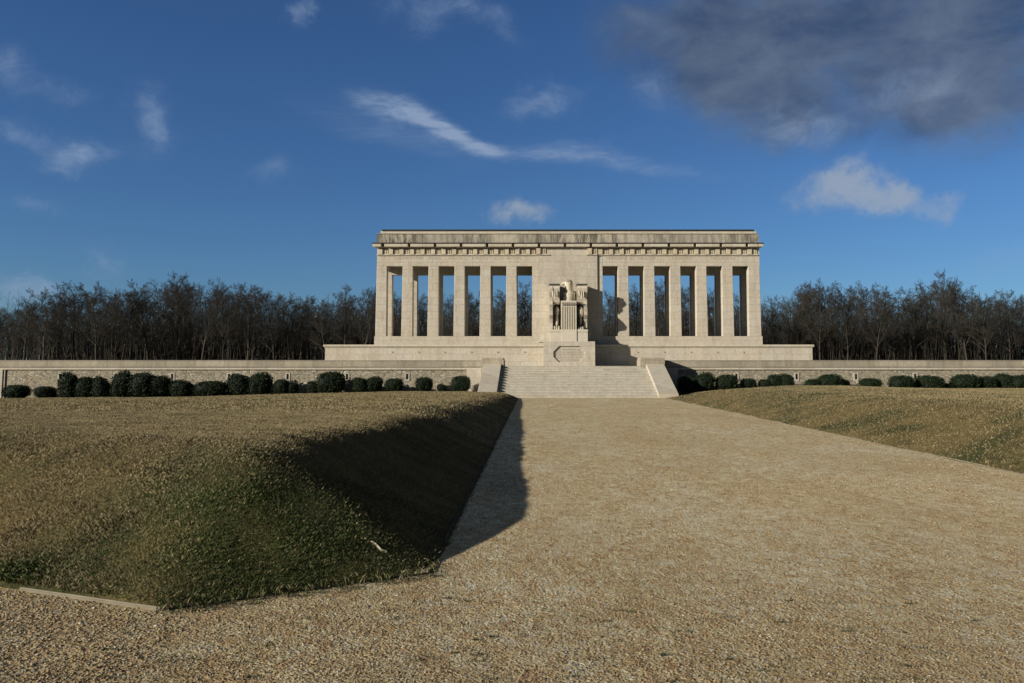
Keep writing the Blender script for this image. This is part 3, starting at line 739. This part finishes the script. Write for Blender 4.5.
# ------------------------------------------------------------------ grass blades, stones, weeds
def patchn(x, y, s, ph=0):
    return .5+.25*(np.sin(x*s+ph+1.3*np.sin(y*s*.7+ph))+np.sin(y*s*1.2+1.7*np.sin(x*s*.6+2+ph)))
def blades(name, x, y, z, hgt, wid, col, label, seed, lean=.5):
    r = np.random.default_rng(seed); n = len(x); az = r.uniform(0, 2*np.pi, n); ln = r.uniform(.1, 1, n)*lean*hgt
    P0 = np.stack([x, y, z], 1); sd = np.stack([np.cos(az+1.57), np.sin(az+1.57), 0*az], 1)*wid[:, None]*.5
    tip = P0+np.stack([np.cos(az)*ln, np.sin(az)*ln, hgt], 1); mid = P0+np.stack([np.cos(az)*ln*.3, np.sin(az)*ln*.3, hgt*.6], 1)
    V = np.stack([P0-sd, P0+sd, mid+sd*.7, tip], 1)
    V = V.reshape(-1, 3); Fc = np.arange(n*4).reshape(-1, 4)
    me = np_mesh(name, V, Fc, np.repeat(col, 4, 0)); o = link(name, me, M_blades); tag(o, label, 'grass', kind='stuff'); return o
def field(fn_h, fn_s, xr, yr, n, seed, near):
    r = np.random.default_rng(seed); y = yr[0]+(yr[1]-yr[0])*r.random(n)**near; x = r.uniform(xr[0], xr[1], n)
    u = x/np.maximum(y, .1); k = (u > -.70) & (u < .64) & (fn_s(x, y) > -.035); x, y = x[k], y[k]
    return x, y, fn_h(x, y), r
def gcol(x, y, z, r, side):
    n = len(x); straw = np.array([.36, .28, .15]); brown = np.array([.21, .15, .08]); green = np.array([.058, .082, .018]); olive = np.array([.20, .17, .075])
    if side < 0:
        gz = np.exp(-((x+1.9)/1.4)**2-((y-6.6)/1.5)**2)*1.0+1.2*np.exp(-((x+4.08)/.35)**2-((y-6.35)/.3)**2)
    else: gz = .1*np.exp(-((y-40)/14)**2)
    p = patchn(x, y, 1.9)*.5+patchn(x, y, 5.3, 1)*.3+patchn(x, y, .5, 2)*.2
    pg = np.clip(gz*1.0+(p-.5)*.5+.03, .02, .92)
    isg = r.random(n) < pg; iso = r.random(n) < .36; isb = r.random(n) < .25
    c = np.where(isg[:, None], green, np.where(iso[:, None], olive, np.where(isb[:, None], brown, straw)))
    return c*r.uniform(.72, 1.25, n)[:, None]*(.72+.5*patchn(x, y, 3.1, 4)*.5+.5*patchn(x, y, 8.3, 6)*.5)[:, None]
# near left bank
x, y, z, r = field(left_h, left_s, (-11, -.2), (5.4, 17), 1600000, 21, 1.35)
kk = sdist(x, y, D, Cc) > .03; x, y, z = x[kk], y[kk], z[kk]
tuft = patchn(x, y, 7.0, .7)
h = (.012+.026*(.3+.7*tuft)*r.random(len(x)))*np.clip(1.25-.02*y, .6, 1)*(1+1.8*np.exp(-((x+4.08)/.3)**2-((y-6.35)/.25)**2))
blades('grass', x, y, z-.006, h, (.0016+.0014*r.random(len(x)))*(1+.06*(y-5)), gcol(x, y, z, r, -1), 'short winter grass on the near bank of the left lawn', 5, 1.1)
x, y, z, r = field(left_h, left_s, (-36, -.5), (16, 52.5), 340000, 22, 1.3)
blades('grass', x, y, z-.01, .02+.035*r.random(len(x)), (.006+.008*r.random(len(x)))*(y/25), gcol(x, y, z, r, -1), 'straw coloured grass on the flat top of the left lawn', 6, 1.2)
x, y, z, r = field(right_h, right_s, (6.9, 34), (11, 52), 420000, 23, 1.25)
blades('grass', x, y, z-.01, .02+.035*r.random(len(x)), (.0045+.007*r.random(len(x)))*(y/22), gcol(x, y, z, r, 1), 'olive and straw coloured grass on the right lawn', 7, 1.2)

# loose stones
def on_gravel(x, y): return (left_s(x, y) < -.04) & (right_s(x, y) < -.06)
def stones(name, n, yr, near, smin_, smax_, seed, label):
    r = np.random.default_rng(seed); y = yr[0]+(yr[1]-yr[0])*r.random(n)**near; x = y*r.uniform(-.72, .66, n)
    k = on_gravel(x, y) & (x > -9)
    pt = patchn(x, y*.5, 2.3, 3)*.6+patchn(x, y, 5, 1)*.4
    k &= r.random(n) < np.clip(.25+pt*.9+(x < -3.0)*.4, 0, 1)
    x, y = x[k], y[k]; n = len(x)
    s = smin_+(smax_-smin_)*r.random(n)**3.0; s = np.where((x < -2.2) & (y < 6.2), s*1.35, s)
    base = np.array([[1,0,0],[0,1,0],[-1,0,0],[0,-1,0],[0,0,.75],[0,0,-.5]], float)
    J = base[None]*(1+r.normal(0, .25, (n, 6, 3)))+r.normal(0, .16, (n, 6, 3))
    a = r.uniform(0, 6.28, n); c_, s_ = np.cos(a)[:, None], np.sin(a)[:, None]; asp = r.uniform(.6, 1, n)[:, None]
    X_ = J[..., 0]*s[:, None]; Y_ = J[..., 1]*s[:, None]*asp; Z_ = J[..., 2]*s[:, None]*.62
    V = np.stack([X_*c_-Y_*s_+x[:, None], X_*s_+Y_*c_+y[:, None], Z_+(s*.15)[:, None]], 2).reshape(-1, 3)
    tri = np.array([[0,1,4],[1,2,4],[2,3,4],[3,0,4],[1,0,5],[2,1,5],[3,2,5],[0,3,5]])
    Fc = (np.arange(n)[:, None, None]*6+tri[None]).reshape(-1, 3)
    pal = np.array([[.46,.33,.16],[.54,.42,.23],[.62,.52,.34],[.40,.26,.11],[.72,.65,.50],[.20,.14,.08],[.82,.78,.66],[.46,.42,.33]])
    pi = r.choice(8, n, p=[.27,.23,.13,.18,.04,.09,.01,.05]); col = pal[pi]*r.uniform(.75, 1.15, n)[:, None]*np.clip(.62+.38*(y-3.8)/5, .62, 1)[:, None]
    o = link(name, np_mesh(name, V, Fc, np.repeat(col, 6, 0)), M_stones); tag(o, label, 'gravel', kind='stuff')
stones('loose_gravel', 320000, (3.0, 13), 1.25, .0035, .0105, 31, 'small loose buff and white stones lying on the near gravel')
stones('loose_gravel', 200000, (11, 40), 1.1, .007, .017, 32, 'loose pale stones along the middle of the gravel path')
# weeds in the gravel
r = np.random.default_rng(41); wx, wy = [], []
for k in range(150):
    yy = 3.5+2.5*r.random()**1.2; xx = yy*r.uniform(-.6, .62)
    if on_gravel(np.array([xx]), np.array([yy]))[0]:
        m_n = int(r.integers(8, 34)); L = r.uniform(.01, .035)
        wx.append(xx+r.normal(0, L*1.6, m_n)); wy.append(yy+r.normal(0, L*.7, m_n))
for k in range(70):   # at the foot of the near kerb
    t_ = r.random(); q = Cc.lerp(A, t_); m_n = 16; wx.append(q.x+.1+r.normal(0, .05, m_n)); wy.append(q.y-.10*r.random()-.04+r.normal(0, .02, m_n))
wx = np.concatenate(wx); wy = np.concatenate(wy); n = len(wx)
blades('weeds', wx, wy, np.zeros(n), .004+.012*r.random(n), .003+.004*r.random(n), np.array([[.045, .06, .02]])*r.uniform(.6, 1.4, n)[:, None], 'tiny green weeds growing through the near gravel', 8, 1.6)

r = np.random.default_rng(77); n = 1100; tt = r.random(n); seg = r.integers(1, 3, n)
qx = np.where(seg == 0, D.x+(Cc.x-D.x)*tt, np.where(seg == 1, Cc.x+(A.x-Cc.x)*tt, A.x+(B.x-A.x)*tt**2)); qy = np.where(seg == 0, D.y+(Cc.y-D.y)*tt, np.where(seg == 1, Cc.y+(A.y-Cc.y)*tt, A.y+(B.y-A.y)*tt**2))
qx = qx+r.normal(.0, .03, n); qy = qy+r.normal(-.02, .04, n)
blades('grass', qx, qy, np.maximum(left_h(qx, qy), 0)-.004, .02+.045*r.random(n), .003+.003*r.random(n), np.where(r.random(n)[:, None] < .5, [[.2, .16, .08]], [[.06, .08, .02]])*r.uniform(.7, 1.3, n)[:, None], 'ragged grass growing over the kerb at the edge of the left lawn', 9, 1.0)
# pale dead stalk on the bank
g = MB(); rings = []
pts = [(371, 544, .05), (375, 546, .055), (378.5, 549.5, .05), (381, 552.5, .035), (386, 553.5, .03)]
base = gnd(379, 550, .4)
for (px_, py_, dz) in pts:
    # intersect with bank
    u, dy, dz_ = ray(px_, py_); t_ = 5.0
    while t_ < 12 and EYE+dz_*t_ > float(left_h(np.array(u*t_), np.array(dy*t_))): t_ += .01
    c_ = Vector((u*t_, dy*t_, EYE+dz_*t_+.015)); r_ = .012
    rings.append([(c_.x+r_*.6*math.cos(k*1.2566), c_.y, c_.z+r_*math.sin(k*1.2566)) for k in range(5)])
g.loft(rings); tag(g.build('dead_stalk', plain('pale dry stalk', lin(190, 180, 150))), 'pale curved dry stalk lying on the shaded end of the near grass bank', 'twig')

# ------------------------------------------------------------------ light and sky
SAZ = R(60); SEL = R(16.8)
sd = Vector((-math.sin(SAZ)*math.cos(SEL), -math.cos(SAZ)*math.cos(SEL), math.sin(SEL)))
L = bpy.data.lights.new('sun', 'SUN'); L.energy = 5.0; L.angle = R(.55); L.color = (1, .935, .85)
lo = bpy.data.objects.new('sun', L); COL.objects.link(lo); lo.rotation_euler = sd.to_track_quat('Z', 'Y').to_euler()
W = bpy.data.worlds.new('World'); sc.world = W; W.use_nodes = True; wt = NT(W.node_tree); bg = W.node_tree.nodes['Background']
sky = wt.n('ShaderNodeTexSky'); sky.sky_type = 'NISHITA'; sky.sun_disc = False; sky.sun_elevation = SEL
sky.sun_rotation = math.atan2(sd.x, sd.y) % (2*math.pi); sky.altitude = 200; sky.air_density = 1.0; sky.dust_density = .3; sky.ozone_density = 2.5
tc = wt.n('ShaderNodeTexCoord'); dirv = tc.outputs['Generated']
sep = wt.n('ShaderNodeSeparateXYZ', i_0=dirv)
azn = wt.m('ARCTAN2', sep.outputs[0], sep.outputs[1]); eln = wt.m('ARCSINE', sep.outputs[2])
w1 = wt.n('ShaderNodeTexNoise', i_Vector=dirv, i_Scale=11.0, i_Detail=8.0, i_Roughness=.66)
ws = wt.n('ShaderNodeSeparateColor', i_0=w1.outputs['Color'])
azw = wt.m('ADD', azn, wt.m('MULTIPLY', wt.m('SUBTRACT', ws.outputs[0], .5), .11)); elw = wt.m('ADD', eln, wt.m('MULTIPLY', wt.m('SUBTRACT', ws.outputs[1], .5), .08))
w2 = wt.n('ShaderNodeTexNoise', i_Vector=wt.scalev(dirv, 1, 1, 2), i_Scale=7.0, i_Detail=8.0, i_Roughness=.62)
ws2 = wt.n('ShaderNodeSeparateColor', i_0=w2.outputs['Color'])
azs = wt.m('ADD', azn, wt.m('MULTIPLY', wt.m('SUBTRACT', ws2.outputs[0], .5), .05)); els = wt.m('ADD', eln, wt.m('MULTIPLY', wt.m('SUBTRACT', ws2.outputs[1], .5), .03))
def blob(x, y, rx_, ry_, rot=0, s=1.0, azw=azw, elw=elw):
    u, dy, dz = ray(x, y); a0 = math.atan2(u, dy); e0 = math.atan2(dz, math.hypot(u, dy)); k = .93
    dx = wt.m('SUBTRACT', azw, a0); dy_ = wt.m('SUBTRACT', elw, e0)
    c, s_ = math.cos(R(rot)), math.sin(R(rot))
    p = wt.m('MULTIPLY', wt.m('ADD', wt.m('MULTIPLY', dx, c), wt.m('MULTIPLY', dy_, s_)), F/rx_/k)
    q = wt.m('MULTIPLY', wt.m('SUBTRACT', wt.m('MULTIPLY', dy_, c), wt.m('MULTIPLY', dx, s_)), F/ry_/k)
    rr_ = wt.m('ADD', wt.m('MULTIPLY', p, p), wt.m('MULTIPLY', q, q))
    return wt.m('MULTIPLY', wt.m('EXPONENT', wt.m('MULTIPLY', rr_, -1.0)), s)
def fieldsum(lst, a_=None, e_=None):
    acc = None
    for b_ in lst:
        v = blob(*b_) if a_ is None else blob(*b_, azw=a_, elw=e_); acc = v if acc is None else wt.m('ADD', acc, v)
    return acc
wisp = fieldsum([(78,160,30,15,5,.75),(150,122,24,36,0,.62),(66,90,26,14,0,.4),(8,70,18,22,0,.45),(12,135,26,14,0,.5),(20,291,38,13,0,.8),(303,14,14,18,0,.7),(425,12,50,24,0,.42),(490,22,42,16,-25,.45),
                 (545,100,45,17,8,.6),(650,92,34,24,-40,.45),(268,170,30,16,0,.32),(104,262,16,16,0,.4),(50,208,28,8,0,.4),(800,128,62,22,-8,.55),(925,92,60,26,0,.5),(1000,268,40,16,0,.3),(600,150,30,10,-20,.3)])
streak = fieldsum([(378,102,36,12,-12,.45),(405,110,36,13,-20,.6),(432,122,30,11,-28,.85),(458,138,27,8.5,-30,1.0),(486,152,25,5.5,-16,.85),(535,155,50,6,-3,.5),(640,166,90,7,-7,.5),(590,152,50,6,-6,.4),(340,122,60,18,-15,.25),(420,142,60,16,-18,.3)], azs, els)
cumul = fieldsum([(516,213,34,17,0,1.1),(840,188,44,24,0,1.15),(895,202,46,14,0,.8),(948,204,18,14,0,.6)])
dark = fieldsum([(830,55,140,52,0,.95),(975,95,90,52,0,.95),(680,20,120,34,0,.7),(930,0,160,42,0,.85),(750,85,90,44,-25,.55),(640,60,70,40,-30,.35),(860,125,120,26,-4,.4)])
n1 = wt.noise(wt.scalev(dirv, 1, 1, 1.5), 19, 10, .68, .8); n2 = wt.noise(wt.scalev(dirv, 1, 1, 1.3), 8, 8, .58, .2); n3 = wt.noise(dirv, 26, 8, .62, .3)
n4 = wt.noise(wt.scalev(dirv, 1, 1, 4), 18, 9, .66, .8)
def soft(v, lo_, hi_): 
    nd = wt.n('ShaderNodeMapRange', interpolation_type='SMOOTHSTEP', i_Value=v, i_1=lo_, i_2=hi_); return nd.outputs[0]
aw = wt.m('MULTIPLY', soft(wt.m('MULTIPLY', wisp, wt.m('ADD', -.55, wt.m('MULTIPLY', n1, 3.0))), .04, 1.15), .6)
as_ = wt.m('MULTIPLY', soft(wt.m('MULTIPLY', streak, wt.m('ADD', -.35, wt.m('MULTIPLY', n4, 2.5))), .0, 1.25), .8)
ac = wt.m('MULTIPLY', soft(wt.m('MULTIPLY', cumul, wt.m('ADD', -.3, wt.m('MULTIPLY', n3, 2.4))), .16, 1.15), .7)
ad = wt.m('MULTIPLY', soft(wt.m('MULTIPLY', dark, wt.m('ADD', -.1, wt.m('MULTIPLY', n2, 2.1))), .08, 1.15), .85)
SK = .073
skyc = wt.mix(1.0, sky.outputs[0], (.50, .78, 1.17, 1), 'MULTIPLY')
def cc(r_, g_, b_): c = lin(r_, g_, b_); return tuple(v/SK for v in c[:3])+(1,)
CW = cc(146, 165, 192); CD = wt.mix(wt.ramp(wt.noise(wt.scalev(dirv, 1, 1, 2.0), 11, 7, .6, .3), [(.32, (0,0,0)), (.7, (1,1,1))]), cc(60, 76, 104), cc(100, 113, 132)); CC = cc(160, 170, 182)
outm = wt.m('MAXIMUM', soft(eln, .46, .62), soft(wt.m('ABSOLUTE', azn), .75, 1.0))
cov = wt.m('MULTIPLY', outm, wt.ramp(wt.noise(dirv, 3.0, 7, .6, .4), [(.34, (0,0,0)), (.52, (1,1,1))]))
skyc = wt.mix(wt.m('MULTIPLY', cov, .88), skyc, wt.mix(wt.noise(dirv, 6.0, 6, .6), cc(48, 50, 51), cc(82, 83, 81)))  # unseen cloud cover added outside the view to neutralise the ambient fill
c = wt.mix(ad, skyc, CD); c = wt.mix(aw, c, CW); c = wt.mix(as_, c, CW); c = wt.mix(ac, c, CC)
W.node_tree.links.new(c, bg.inputs['Color']); bg.inputs['Strength'].default_value = SK
sc.view_settings.view_transform = 'Standard'; sc.view_settings.look = 'None'; sc.view_settings.exposure = 0; sc.view_settings.gamma = 1
sc.view_settings.use_curve_mapping = False
sc.render.engine = 'CYCLES'; sc.cycles.max_bounces = 4; sc.cycles.diffuse_bounces = 1
